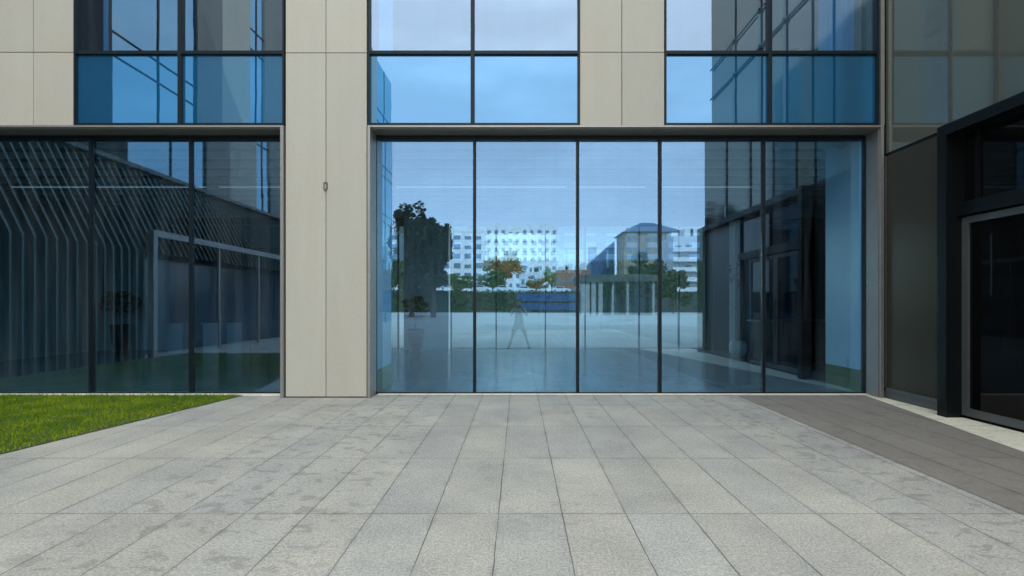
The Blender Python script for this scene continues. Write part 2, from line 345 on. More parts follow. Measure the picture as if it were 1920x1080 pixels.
def make_lawn():
    rr = random.Random(3); vs = []; fs = []
    n = 0
    while n < 76000:
        y = rr.uniform(1.25, 7.93); x = rr.uniform(-10.3, -4.5)
        if x > gedge(y)-.012+rr.uniform(-.05, .03): continue
        if y < 3.6 and rr.random() < .6: continue
        tall = 1.0
        if rr.random() < .012 or (y > 7.8 and rr.random() < .2): tall = 1.7
        h = rr.uniform(.022, .05)*tall; a = rr.uniform(0, math.tau); wd = rr.uniform(.0022, .0045)
        ln = rr.uniform(.1, .9)*h; la = rr.uniform(0, math.tau)
        dx, dy = math.cos(a)*wd, math.sin(a)*wd; lx, ly = math.cos(la)*ln, math.sin(la)*ln
        o = len(vs)
        vs += [(x-dx, y-dy, .006), (x+dx, y+dy, .006), (x+dx*.8+lx*.35, y+dy*.8+ly*.35, h*.6), (x-dx*.8+lx*.35, y-dy*.8+ly*.35, h*.6), (x+lx, y+ly, h)]
        fs += [(o, o+1, o+2, o+3), (o+3, o+2, o+4)]
        n += 1
    me = bpy.data.meshes.new('lawn'); me.from_pydata(vs, [], fs); me.materials.append(M['grass'])
    o = bpy.data.objects.new('lawn', me); C.objects.link(o); tag(o, 'short green lawn in front of the left glazing', 'grass', kind='stuff')
make_lawn()

# ================================================================== MAIN BUILDING
B = empty('office_building', (0, YF, 0), 'stone and blue glass office building with a tall glazed lobby, facing the paved forecourt', 'building')
WING_X = 5.92
XR = fx(1649)                      # right end of the stone front
XL = -14.0
# stone cladding: every slab a separate block, open joints between
g = .005
def slabs(xs, zs):
    st = MB()
    for i in range(len(xs)-1):
        for j in range(len(zs)-1):
            st.bbox(xs[i]+g, xs[i+1]-g, YF, YF+.05, zs[j]+g, zs[j+1]-g)
    st.build('stone_cladding', M['stone'], B)
HB = [fz(98), 9.45, 13.3, 17.15, 21.0, 24.5]
zA = fz(236)
slabs([fx(-620), fx(-470), fx(-315), fx(-163), fx(-88), fx(-13), fx(62), fx(138)], [zA]+HB)
slabs([fx(535), fx(611), fx(688)], [.015, fz(99)]+HB[1:])
slabs([fx(1087), fx(1166), fx(1246)], [zA]+HB)
# core behind the stone
bk = MB()
for a, b_ in ((-620, 138), (1087, 1246)): bk.box(fx(a)+.01, fx(b_)-.01, YF+.05, YF+.14, zA+.005, 24.4)
bk.box(fx(535)+.006, fx(688)-.006, YF+.05, YF+.14, 0, 24.4)
bk.build('wall_core', M['backing'], B)
MB().box(fx(535)+.03, fx(688)-.03, YF+.14, 9.15, 0, 4.40).build('pillar_core', M['grey_wall'], B)

# small rectangular bracket on the pillar joint
wb = MB(); bx0, bz0 = fx(611), fz(349)
for (a, b_, c, d) in ((-.03, -.023, -.05, .05), (.023, .03, -.05, .05), (-.03, .03, .05, .057), (-.03, .03, -.057, -.05)):
    wb.box(bx0+a, bx0+b_, YF-.022, YF-.002, bz0+c, bz0+d)
wb.box(bx0-.008, bx0+.008, YF-.026, YF-.002, bz0-.085, bz0-.057)
tag(wb.build('wall_bracket', M['metal_dark']), 'tiny grey rectangular bracket on the centre joint of the stone pillar', 'bracket')

# upper windows: frame + spandrel pane + vision pane
def upper_window(px0, px1, pmid, label=None):
    x0, x1, xm = fx(px0), fx(px1), fx(pmid)
    f = MB(); d0, d1 = YF-.012, YF+.12; t = .030
    zb, zm, zt = fz(236)+.006, fz(98), 9.5
    f.box(x0, x0+t, d0, d1, zb, 24.4); f.box(x1-t, x1, d0, d1, zb, 24.4)
    f.box(x0+t, x1-t, d0+.004, d1, zb, zb+.040)
    tops = [zm, 9.45, 13.3, 17.15, 21.0]
    f.box(xm-.030, xm+.030, d0+.002, d1, zb+.040, 24.4)
    for z in tops:
        f.box(x0+t, xm-.030, d0+.006, d1, z-.026, z+.026); f.box(xm+.030, x1-t, d0+.006, d1, z-.026, z+.026)
    W = f.build('window', M['frame'], B)
    if label: W['label'] = label
    def pane(z0, z1, m, nm):
        p = MB()
        for a, b_ in ((x0+t, xm-.030), (xm+.030, x1-t)):
            p.box(a-.004, b_+.004, YU, YU+.012, z0-.004, z1+.004, 1, 0)
        o = p.jiggle(.0008).build(nm, [m, M['clear'] if m is not M['glass_sp'] else m], W)
        o.matrix_parent_inverse = Matrix.Identity(4); o.parent = W
    pane(zb+.04, zm-.026, M['glass_sp'], 'spandrel_pane')
    pane(zm+.026, 9.45-.026, M['glass_up'], 'pane')
    for a, b_ in ((9.45, 13.3), (13.3, 17.15), (17.15, 21.0), (21.0, 24.4)):
        pane(a+.026, b_-.026, M['glass_sp'], 'pane')
MB().box(fx(1649.5), fx(1656), YF-.03, YG-.02, zA+.002, 24.45).build('corner_fin', M['metal'], B)
upper_window(139, 533.5, 337); upper_window(690, 1087, 886); upper_window(1246, 1647, 1444)

# metal surrounds of the two tall openings
fr = MB(); zt = fz(236); 
def surround(pxa, pxb, left=True, right=True):
    xa, xb = fx(pxa), fx(pxb); ev = .030
    xl = fx(pxa+5) if left else xa; xr = fx(pxb-6) if right else xb
    f = MB()
    f.box(xa, xb, YF-.03, YG-.02, zt-ev, zt)               # head: front edge and soffit
    if left: f.box(xa, xl, YF-.03, YG-.02, 0, zt-ev)
    if right: f.box(xr, xb, YF-.03, YG-.02, 0, zt-ev)
    return f.build('metal_surround', M['metal'], B)
surround(-620, 533, left=False); surround(690, 1655)
so_ = MB(); zs = zt-.030
so_.box(fx(-620), fx(527), YF+.012, YG-.02, zs-.018, zs-.002); so_.box(fx(696), fx(1648), YF+.012, YG-.02, zs-.018, zs-.002)
for q in range(-600, 1648, 196):        # joints of the soffit panels read as shallow ribs
    if 527 < q < 700: continue
    so_.box(fx(q), fx(q)+.008, YF+.014, YG-.025, zs-.021, zs-.018)
so_.build('soffit', M['soffit'], B)
# reveal lining of the right jamb with its cross joint
rv = MB()
rv.box(fx(1649)-.014, fx(1649)-.002, YF+.012, YG-.02, fz(534), zs-.02); rv.box(fx(1649)-.014, fx(1649)-.002, YF+.012, YG-.02, .0, fz(534)-.022)
rv.build('jamb_lining', M['jamb'], B)

def ground_window(px0, px1, mull, name='lobby_window'):
    x0, x1 = gx(px0), gx(px1); z0, z1 = .0, gz(258)
    f = MB(); d0, d1 = YG-.035, YG+.06
    f.box(x0-.06, x1+.06, YG-.02, YG+.08, z1, zt)                           # head above the glass
    f.box(x0, x1, d0+.012, d1, z0, z0+.035)
    f.box(x0, x1, d0+.012, d1, z1-.045, z1)
    if px0 > 0: f.box(x0-.06, x0+.022, d0, d1+.002, z0, z1)
    f.box(x1-.022, x1+.075, d0, d1+.002, z0, z1)
    for q in mull: f.box(gx(q)-.025, gx(q)+.025, d0+.004, d1, z0+.035, z1-.045)
    W = f.build(name, M['frame'], B)
    # pale head band behind the glass top
    p = MB(); xs = [x0+.022]+[gx(q) for q in mull]+[x1-.022]
    for i in range(len(xs)-1):
        a = xs[i]+(.026 if i else 0); b_ = xs[i+1]-(.026 if i < len(xs)-2 else 0)
        p.box(a, b_, YG, YG+.014, z0+.031, z1-.041, 1, 0)
    o = p.jiggle(.0010).build('pane', [M['glass_low'], M['clear']], W); o.matrix_parent_inverse = Matrix.Identity(4); o.parent = W
ground_window(-560, 531, [-389, -202, -15, 172, 359]); ground_window(703, 1622, [890, 1083, 1237, 1431])
# sill strip at the foot of the glass
sl = MB(); sl.box(gx(-560), fx(528), YG-.14, YG-.026, .0, .018); sl.box(fx(700), gx(1622), YG-.14, YG-.026, .008, .018)
sl.build('sill', M['pave_pale'], B)

# block of the building above the lobby and around
bd = MB()
bd.box(XL-16, fx(-620), YF, 21, 0, 24.5)                 # far left part
bd.box(fx(-620), WING_X+8, 14.8, 21, 4.65, 24.5)  # rear end reaches past the lobby: overhang added to keep sun out
bd.box(fx(-620), WING_X, YF+.5, 14.8, 9.6, 24.5)
bd.build('building_mass', M['conc'], B)
# lobby interior
MB().box(-20, 10, YG+.1, 16.1, -.01, .012).build('lobby_floor', M['lobby_floor'], B)
MB().box(-20, 10, YG+.1, 16.6, 4.42, 4.60).build('lobby_ceiling', M['ceiling'], B)
bf = MB(); y = YG+.45
while y < 15.6:
    bf.box(-14, 9.9, y, y+.05, 4.30, 4.415); y += .62
bf.build('ceiling_baffle', M['baffle'], B)
for q in ((-20.2, -20, YG+.1, 16.1, 0, 4.42), (9.9, 10.1, YG+.1, 16.1, 0, 4.42), (-20, -4.4, 16.12, 16.35, .0, 4.65), (6.25, 10, 16.12, 16.35, 0, 4.65), (-4.55, -4.4, 9.2, 16.1, .012, 4.42)):  # left rear wall and unseen divider added to keep the left lobby dark
    MB().box(*q).build('lobby_wall', M['dark_wall'], B)
MB().box(-4.4, 6.25, 16.10, 16.5, 4.19, 4.65).build('rear_bulkhead', M['ceiling'], B)
for x0, x1, in ((gx(703)-.25, gx(705)), (gx(1617), gx(1617)+.25)):
    nb = MB().box(x0, x1, YG+.07, 9.05, .40, 4.42).build('nib_wall', M['nib'], B)
    MB().box(x0, x1, YG+.07, 9.05, .012, .398).build('skirting', M['skirting'], B)
sk = MB().box(gx(1617)-.012, gx(1617)-.002, 8.42, 8.50, .46, .55); sk.build('wall_socket', M['white_paint'], B)
def rx(p, z=15.9): return (p-973)*z/900
MB().box(rx(757), rx(840), 15.9, 16.5, .012, 4.42).build('lobby_column', M['column'], B)
MB().box(rx(178), rx(318), 15.9, 16.1, .012, 4.42).build('lobby_screen_wall', M['grey_wall'], B)
MB().box(9.4*0+rx(1345), rx(1400), 14.6, 15.0, .012, 4.1).build('lobby_screen_wall', M['grey_wall'], B)
rf = MB()
posts = [350, 405, 450, 500, 560, 640, 700, 745, 845, 930, 1023, 1098, 1200, 1275, 1340]
for q in posts: rf.box(rx(q)-.025, rx(q)+.025, 16.0, 16.08, .012, 4.12)
rf.box(rx(318), rx(757), 15.99, 16.09, 4.12, 4.19); rf.box(rx(840), 9.9, 15.99, 16.09, 4.12, 4.19)
RW = rf.build('rear_glazing', M['grey_frame'], B)
rp = MB()
pl = [p for p in posts]
for a, b_ in zip(pl[:-1], pl[1:]):
    if a < 757 <= b_ : continue
    rp.box(rx(a)+.03, rx(b_)-.03, 16.03, 16.04, .02, 4.11)
o = rp.build('pane', M['glass_rear'], RW); o.matrix_parent_inverse = Matrix.Identity(4)
for yy in (11.35,):
    for a, b_ in ((-12, -7.4), (-7.1, -3.2), (-2.9, 1.1), (1.4, 3.0), (3.4, 5.5)): MB().box(a, b_, yy, yy+.022, 4.285, 4.30).build('strip_light', M['cool'], B)
# upper floor room
MB().box(fx(-600), WING_X, YF+.2, 14.8, 5.35, 5.48).build('upper_floor', M['grey_wall'], B)
MB().box(fx(-600), WING_X, YF+.2, 14.8, 8.75, 9.0).build('upper_ceiling', M['ceiling'], B)
def clamp_lamp(x, y, lab):
    t_ = empty('ceiling_lamp', (x, y, 8.75), lab, 'lamp', 'warm ceiling lamps on the upper floor')
    MB().lathe([(.16, 8.64), (.18, 8.75)], x, y, 14).build('lamp_housing', M['metal_dark'], t_)
    MB().lathe([(.13, 8.60), (.14, 8.639)], x, y, 14).build('diffuser', M['warm'], t_)
for q in (370, 395, 1332, 1352, 1425, 1490, 1532):
    z = 13.7
    clamp_lamp((q-973)*z/900, z, {370: 'left one of two warm lamps seen through the left upper window', 395: 'right one of two warm lamps seen through the left upper window',
        1332: 'warm ceiling lamp in the right upper window, leftmost of five', 1352: 'warm ceiling lamp in the right upper window, second of five from the left', 1425: 'warm ceiling lamp in the right upper window, just left of its centre post',
        1490: 'warm ceiling lamp in the right upper window, just right of its centre post', 1532: 'warm ceiling lamp in the right upper window, rightmost of five'}[q])
def curtain(px0, px1, lab):
    c = MB(); n = 26; x0, x1 = fx(px0), fx(px1); vs = []; fs = []
    for i in range(n+1):
        x = x0+(x1-x0)*i/n; yy = YF+.30+.03*math.sin(i*1.7)
        vs += [(x, yy, 5.50), (x, yy, 8.7), (x, yy+.006, 5.50), (x, yy+.006, 8.7)]
    for i in range(n):
        a = 4*i; fs += [(a, a+4, a+5, a+1), (a+6, a+2, a+3, a+7)]
    fs += [(0, 1, 3, 2), (4*n, 4*n+2, 4*n+3, 4*n+1)]
    c.add(vs, fs); tag(c.build('curtain', M['curtain'], smooth=True), lab, 'curtain')
curtain(700, 727, 'narrow pale curtain at the left edge of the middle upper window')
curtain(1556, 1626, 'pale curtain behind the right end of the right upper window')
curtain(166, 172, 'very thin pale curtain strip near the left end of the left upper window')

# ================================================================== RIGHT WING
Wg = empty('glass_clad_wing', (WING_X, 4.5, 0), 'dark grey glass clad wing with a black framed entrance at the right of the photo', 'building')
YE = .86
ms = MB(); ms.box(WING_X+.06, 20, YE+.02, YG+.3, 0, 24.5)
ms.build('wing_mass', M['backing'], Wg)
Ys = [YE, 2.45, 3.85, 4.95, 5.93, 6.58, 7.755]
up = MB()
for i in range(6):
    for z0, z1 in ((3.935, 7.8), (7.8, 11.7), (11.7, 15.6), (15.6, 20), (20, 24.5)):
        up.box(WING_X, WING_X+.04, Ys[i]+.008, Ys[i+1]-.008, z0+.008, z1-.008)
up.build('upper_cladding', M['wing_up'], Wg)
vm_ = MB()
for yy in (6.58, 5.93): vm_.box(WING_X-.025, WING_X+.0, yy-.012, yy+.012, 3.935, 24.5)
for yy in (4.95, 3.85, 2.45): MB().box(WING_X-.03, WING_X-.001, yy-.06, yy+.06, 3.94, 24.45).build('pale_mullion', M['metal'], Wg)
for zz in (7.8, 8.7): 
    vm_.box(WING_X-.06, WING_X-.03, YE, 6.3, zz-.015, zz+.015)
    for yy in (5.93, 4.95, 3.85, 2.45): vm_.box(WING_X-.07, WING_X-.005, yy-.05, yy+.05, zz-.05, zz+.05)
vm_.build('mullion', M['metal_dark'], Wg)
MB().box(WING_X, WING_X+.04, 6.56, 7.73, .17, 3.90).build('cladding_panel', M['wing_low'], Wg)
fb = MB()
fb.box(WING_X-.035, WING_X+.03, 6.52, 7.70, .115, .175); fb.box(WING_X-.02, WING_X+.03, 6.52, 7.76, .004, .113)
fb.box(WING_X-.02, WING_X+.03, 7.73, 7.755, .18, 3.9)
fb.build('base_frame', M['grey_frame'], Wg)
MB().box(WING_X-.004, WING_X+.05, 6.5, 7.76, 3.902, 3.933).build('joint_strip', M['black'], Wg)
# portal
PX = 5.68
pt = MB()
pt.box(PX, WING_X+.03, 6.38, 6.52, 0, 3.765)
pt.box(PX, WING_X+.03, YE, 6.52, 3.765, 3.905)
pt.box(PX, WING_X+.03, YE, YE+.14, 0, 3.765)
pt.build('entrance_portal', M['black'], Wg)
MB().box(WING_X-.05, WING_X+.02, YE+.14, 3.4, .0, 3.765).build('solid_panel', M['metal'], Wg)
tb = MB(); tb.box(WING_X-.09, WING_X+.04, 3.4, 6.378, 2.68, 2.86); tb.box(WING_X-.03, WING_X+.03, 6.16, 6.20, 2.86, 3.765); tb.box(WING_X-.03, WING_X+.03, 4.85, 4.89, 2.86, 3.765)
tb.box(WING_X-.02, WING_X+.04, 3.4, 3.46, 0, 2.68)
tb.build('transom', M['black'], Wg)
MB().box(WING_X+.005, WING_X+.02, 3.4, 6.378, 2.86, 3.765).build('transom_pane', M['door_glass'], Wg)
def door(y0, y1, hy):
    f = MB(); t = .085; z0, z1 = .045, 2.66
    f.box(WING_X-.04, WING_X+.02, y0, y0+t, z0, z1); f.box(WING_X-.04, WING_X+.02, y1-t, y1, z0, z1)
    f.box(WING_X-.04, WING_X+.02, y0+t, y1-t, z1-t, z1); f.box(WING_X-.04, WING_X+.02, y0+t, y1-t, z0, z0+.10)
    D = f.build('door', M['grey_frame'], Wg)
    for nm, mb, mt in (('pane', MB().box(WING_X-.01, WING_X, y0+t-.01, y1-t+.01, z0+.09, z1-t+.01), M['door_glass']),
                       ('handle', MB().tube((WING_X-.10, hy, .8), (WING_X-.10, hy, 1.7), .015).tube((WING_X-.10, hy, .95), (WING_X-.03, hy, .95), .01).tube((WING_X-.10, hy, 1.55), (WING_X-.03, hy, 1.55), .01), M['grey_frame'])):
        o = mb.build(nm, mt, D); o.matrix_parent_inverse = Matrix.Identity(4)
door(5.15, 6.375, 5.25); door(3.9, 5.14, 5.04)

# ================================================================== foliage helper
def foliage(cx, cy, cz, rx_, ry_, rz_, n, leaf, m, parent=None, name='crown', seed=1, clumps=22, flat=.75):
    rr = random.Random(seed); mb = MB(); cs = []
    clumps = max(clumps, n//160)
    for _ in range(clumps):
        a = rr.uniform(0, math.tau); u = rr.uniform(-.8, 1); r = rr.uniform(.35, .95)
        k = math.sqrt(max(0, 1-u*u*.8))
        cs.append((cx+rx_*r*k*math.cos(a), cy+ry_*r*k*math.sin(a), cz+rz_*u*r, rr.uniform(.22, .42)))
    for _ in range(n):
        c = rr.choice(cs); q = Vector((rr.gauss(0, 1), rr.gauss(0, 1), rr.gauss(0, 1))).normalized()*(rr.random()**.4)*c[3]
        p = Vector((c[0]+q.x*rx_, c[1]+q.y*ry_, c[2]+q.z*rz_*flat))
        a = Vector((rr.gauss(0, 1), rr.gauss(0, 1), rr.gauss(0, 1))).normalized(); b_ = a.orthogonal().normalized(); s = leaf*rr.uniform(.6, 1.3)
        mb.add([p-a*s, p+b_*s*.6, p+a*s, p-b_*s*.6], [(0, 1, 2, 3)])
    return mb.build(name, m, parent)
def tree(name, x, y, base, h, r, m, lab, n=2600, leaf=.22, seed=1, group=None, low=.35):
    t_ = empty(name, (x, y, base), lab, 'tree', group)
    rr = random.Random(seed); tr = MB(); zc = base+h*low
    tr.tube((x, y, base), (x+.1, y, zc), h*.028, h*.020)
    for k in range(6):
        a = k*1.05+rr.random(); e = Vector((x+math.cos(a)*r*.6, y+math.sin(a)*r*.6, base+h*rr.uniform(.55, .85)))
        tr.tube((x+.1, y, zc-.2), e, h*.013, h*.004, 6)
    tr.tube((x+.1, y, zc), (x, y, base+h*.85), h*.018, h*.005)
    tr.build('trunk', M['bark'], t_)
    foliage(x, y, base+h*(low+1)/2, r, r, h*(1-low)/2, n, leaf, m, t_, seed=seed)
    return t_

# ================================================================== lobby plants
def pot_plant(x, y, lab, h=1.75, pot='dark', seed=5, spread=.42):
    t_ = empty('potted_plant', (x, y, .012), lab, 'plant')
    P = MB(); H = h*.42
    P.lathe([(.17, .015), (.22, H*.5), (.27, H*.97), (.28, H), (.25, H), (.24, H*.95)], x, y, 22).build('pot', M['pot_dark'] if pot == 'dark' else M['pot_white'], t_, True)
    s = MB(); s.tube((x, y, H*.9), (x+.03, y, h*.75), .022, .014)
    for k in range(5):
        a = k*1.3; s.tube((x+.02, y, h*.55), (x+math.cos(a)*.2, y+math.sin(a)*.2, h*.82), .01, .006, 6)
    s.build('stem', M['bark'], t_)
    foliage(x, y, h*.78, spread, spread, h*.24, 1100, .07, M['leaf_dark'], t_, 'foliage', seed, 16)
pot_plant(rx(779, 15.3), 15.3, 'bushy plant in a dark tapered pot in front of the pale lobby column', 1.75)
pot_plant(rx(225, 15.3), 15.3, 'leafy plant in a tall dark pot against the pale screen wall of the left lobby', 2.1, seed=9, spread=.5)
# blossom branch in a white pot
bx, by = rx(1385, 13.9), 13.9
t_ = empty('blossom_branch', (bx, by, .012), 'thin dark twig with sparse blossoms in a white pot near the dark lobby end', 'plant')
MB().lathe([(.16, .015), (.25, .18), (.26, .36), (.20, .46), (.18, .46)], bx, by, 20).build('pot', M['pot_white'], t_, True)
s = MB(); pts = [(0, 0, .4), (-.03, .0, 1.2), (.02, 0, 1.9), (-.08, 0, 2.4), (-.02, 0, 3.0)]
for a, b_ in zip(pts[:-1], pts[1:]): s.tube((bx+a[0], by+a[1], a[2]), (bx+b_[0], by, b_[2]), .012, .009, 6)
for z, dx in ((1.5, -.3), (1.9, .12), (2.3, -.2), (2.6, .1)): s.tube((bx, by, z-.2), (bx+dx, by, z+.12), .008, .004, 6)
s.build('stem', M['bark'], t_)
foliage(bx-.05, by, 2.3, .25, .2, .8, 160, .045, M['leaf_dark'], t_, 'blossom', 12, 9)
for q in (337, 403, 447):
    x = rx(q, 15.0)
    c_ = MB().box(x-.24, x+.24, 14.8, 15.2, .012, .90).box(x-.27, x+.27, 14.77, 15.23, .90, .94)
    tag(c_.build('plinth', M['grey_wall']), {337: 'leftmost of three pale waist high plinths in the left lobby', 403: 'middle one of three pale waist high plinths in the left lobby', 447: 'rightmost of three pale waist high plinths in the left lobby'}[q], 'plinth', 'pale plinths in the left lobby')
# reception desk in the dark end of the lobby
dk = empty('reception_desk', (5.0, 15.0, .012), 'dark reception desk at the dim right end of the lobby', 'desk')
MB().box(rx(1432, 12.6), rx(1560, 12.6), 12.6, 13.3, .02, 1.05).build('desk_front', M['dark_wall'], dk)
MB().box(rx(1428, 12.6), rx(1564, 12.6), 12.5, 13.4, 1.052, 1.10).build('desk_top', M['metal_dark'], dk)

# ================================================================== behind the photographer (seen mirrored in the glass)
def my(z): return 2*YG-z          # mirrored depth -> world Y
def mx(p, z): return (p-973)*z/900
def mh(p, z): return 1.5+(572-p)*z/900

# louvred pavilion on the left
PV = empty('louvred_pavilion', (-10.6, 0, 0), 'low dark pavilion wrapped in leaning metal louvres, left of the lawn', 'building')
fn = MB(); yy = 7.55; rr = random.Random(5)
while yy > -9.8:
    if yy > 2.75:
        fn.prism([(-10.42, .02), (-10.62, .02), (-10.62, 3.0), (-10.42, 3.0)], 'y', yy, yy+.05)
    fn.prism([(-10.42, 3.0), (-10.62, 3.0), (-11.95, 5.66), (-11.72, 5.66)], 'y', yy, yy+.05)
    yy -= .25
fn.build('louvres', M['fin'], PV)
pb = MB(); pb.prism([(-10.52, 0), (-10.52, 3.0), (-11.83, 5.64), (-11.83, 0)], 'y', 2.7, 7.7); pb.prism([(-10.52, 3.0), (-11.83, 5.64), (-11.83, 3.0)], 'y', -9.9, 2.7)
pb.build('pavilion_core', M['louvre_back'], PV)
MB().box(-12.0, -11.6, -9.9, 7.7, 5.66, 5.78).build('roof_edge', M['metal_dark'], PV)
ef = MB(); ef.box(-10.45, -10.28, 2.50, 2.66, 0, 3.63); ef.box(-10.45, -10.28, -9.9, 2.50, 3.45, 3.63)
for q in (-.5, -3, -5.5, -8): ef.box(-10.42, -10.34, q, q+.08, 0, 3.45)
ef.build('entrance_frame', M['metal'], PV)
eg = MB(); eg.box(-11.4, -11.3, -9.9, 2.7, 0, 3.0); eg.build('entrance_glass', M['dark_win'], PV)

# stone and glass tower behind the pavilion
T = empty('office_tower', (-12.5, -14, 0), 'tall tower of pale stone piers and blue glass strips beyond the louvred pavilion', 'building')
tx = -12.0
zz = [14.7, 18.4, 19.9, 21.9, 23.1, 24.8, 26.6, 29, 31, 34, 36, 39, 41, 45.8]
MB().box(tx-14, tx-.1, my(45.8), my(13.6), 0, 22.3).build('tower_mass', M['conc'], T)
kinds = ['glass', 'dark', 'stone', 'glass', 'dark', 'stone', 'glass', 'stone', 'glass', 'dark', 'glass', 'stone', 'glass']
for i, k in enumerate(kinds):
    y0, y1 = my(zz[i+1]), my(zz[i])
    if k == 'glass':
        o = MB().box(tx-.1, tx-.02, y0, y1, 0, 22.3).build('window_strip', M['tower_glass'], T)
        r_ = MB()
        for z in (4.4, 5.6, 8.9, 9.6, 13, 13.9, 17.2, 18.2): r_.box(tx-.02, tx+.01, y0, y1, z-.022, z+.022)
        r_.box(tx-.02, tx+.012, (y0+y1)/2-.025, (y0+y1)/2+.025, 0, 22.3)
        q = r_.build('frame', M['frame'], o); q.matrix_parent_inverse = Matrix.Identity(4)
    else:
        MB().box(tx-.1, tx+.06, y0, y1, 0, 22.4).build('pier', M['stone'] if k == 'stone' else M['soffit'], T)
MB().box(tx-.1, tx+.02, my(14.7), my(13.6), 0, 22.3).build('pier', M['frame'], T)

tree('broadleaf_tree', mx(772, 60), my(60), 0, 14.6, 2.3, M['leaf_dark'], 'tall dark green tree at the end of the stone and glass tower', n=11000, leaf=.26, seed=4, low=.04)
tree('broadleaf_tree', mx(813, 59), my(59), 0, 12.4, 2.2, M['leaf_dark'], 'shorter dark green tree just right of the tall one by the tower end', n=9000, leaf=.26, seed=16, low=.25)

# hedge, hoarding, upper road and cars
def hedge(x0, x1, y, d, h, lab, sd_=1):
    rr = random.Random(8); t_ = empty('hedge', ((x0+x1)/2, y, 0), lab, 'hedge')
    MB().box(x0+.2, x1-.2, y-d/2+.2, y+d/2-.2, 0, h-.3).build('hedge_core', M['hedge'], t_)
    mb = MB()
    for _ in range(9000):
        p = Vector((rr.uniform(x0, x1), y+rr.uniform(-d/2, d/2), h*rr.random()**.8+rr.uniform(-.1, .15)))
        if rr.random() < .6: p.y = y+sd_*(d/2+rr.uniform(-.25, .12))
        a = Vector((rr.gauss(0, 1), rr.gauss(0, 1), rr.gauss(0, 1))).normalized(); b_ = a.orthogonal(); s = rr.uniform(.12, .3)
        mb.add([p-a*s, p+b_*s*.7, p+a*s, p-b_*s*.7], [(0, 1, 2, 3)])
    mb.build('hedge_leaves', M['hedge'], t_)
hedge(-34, 15, my(101), 1.6, 4.5, 'long dark clipped hedge at the far edge of the plaza')
hedge(-34, 45, 100, 1.6, 11.0, 'tall dark hedge added behind the rear courtyard to dim the view through the lobby', -1)  # added and kept tall to darken what shows through the lobby
hd = empty('hoarding', (mx(1028, 98), my(98), 0), 'long blue hoarding in two tiers in front of the dark hedge', 'hoarding')
x0, x1 = mx(968, 98), mx(1086, 98)
MB().box(x0, x1, my(98), my(98)+.08, .5, 2.0).box(x0, x1, my(98), my(98)+.08, 2.35, 4.0).build('panel', M['steel_blue'], hd)
for k in range(6):
    x = x0+(x1-x0)*k/5; MB().box(x-.05, x+.05, my(98)-.1, my(98)-.005, 0, 4.1).build('post', M['metal_dark'], hd)
ro = MB(); ro.box(-90, 60, my(160), my(103), -.01, 4.35); tag(ro.build('road', M['asphalt']), kind='structure')
def make_car(x, y, z, lab):
    c = empty('parked_car', (0, 0, 0), lab, 'car', 'white cars parked on the raised road')
    body = MB(); body.prism([(-2.1, .3), (2.1, .3), (2.15, .75), (1.9, .92), (1.1, 1.0), (-1.9, 1.02), (-2.15, .8)], 'y', -.85, .85)
    body.prism([(-1.6, 1.01), (.95, .99), (.45, 1.46), (-1.1, 1.48)], 'y', -.72, .72)
    body.build('body', M['car_white'], c)
    MB().prism([(-1.35, 1.06), (.62, 1.05), (.32, 1.38), (-1.0, 1.40)], 'y', -.735, .735).build('window', M['dark_win'], c)
    for sx in (-1.3, 1.3):
        for sy in (-.8, .8): MB().tube((sx, sy-.1, .32), (sx, sy+.1, .32), .32, n=16).build('wheel', M['tyre'], c)
    for sy in (-.6, .6): MB().box(2.12, 2.16, sy-.15, sy+.15, .62, .75).build('headlight', M['pot_white'], c)
    c.location = (x, y, z); return c
car0 = make_car(0, 0, 4.35, '')
cars = [(905, 104, 'white car on the raised road in front of the white apartment block'), (947, 106, 'white car on the raised road beneath the autumn coloured tree'),
        (985, 108, 'white car on the raised road just right of the autumn tree'), (1052, 109, 'white car on the raised road above the right end of the blue hoarding')]
for i, (p, z, lab) in enumerate(cars):
    if i == 0: c = car0
    else:
        c = car0.copy(); C.objects.link(c)
        for ch in car0.children:
            d = ch.copy(); C.objects.link(d); d.parent = c
    c.location = (mx(p, z), my(z), 4.36); c['label'] = lab

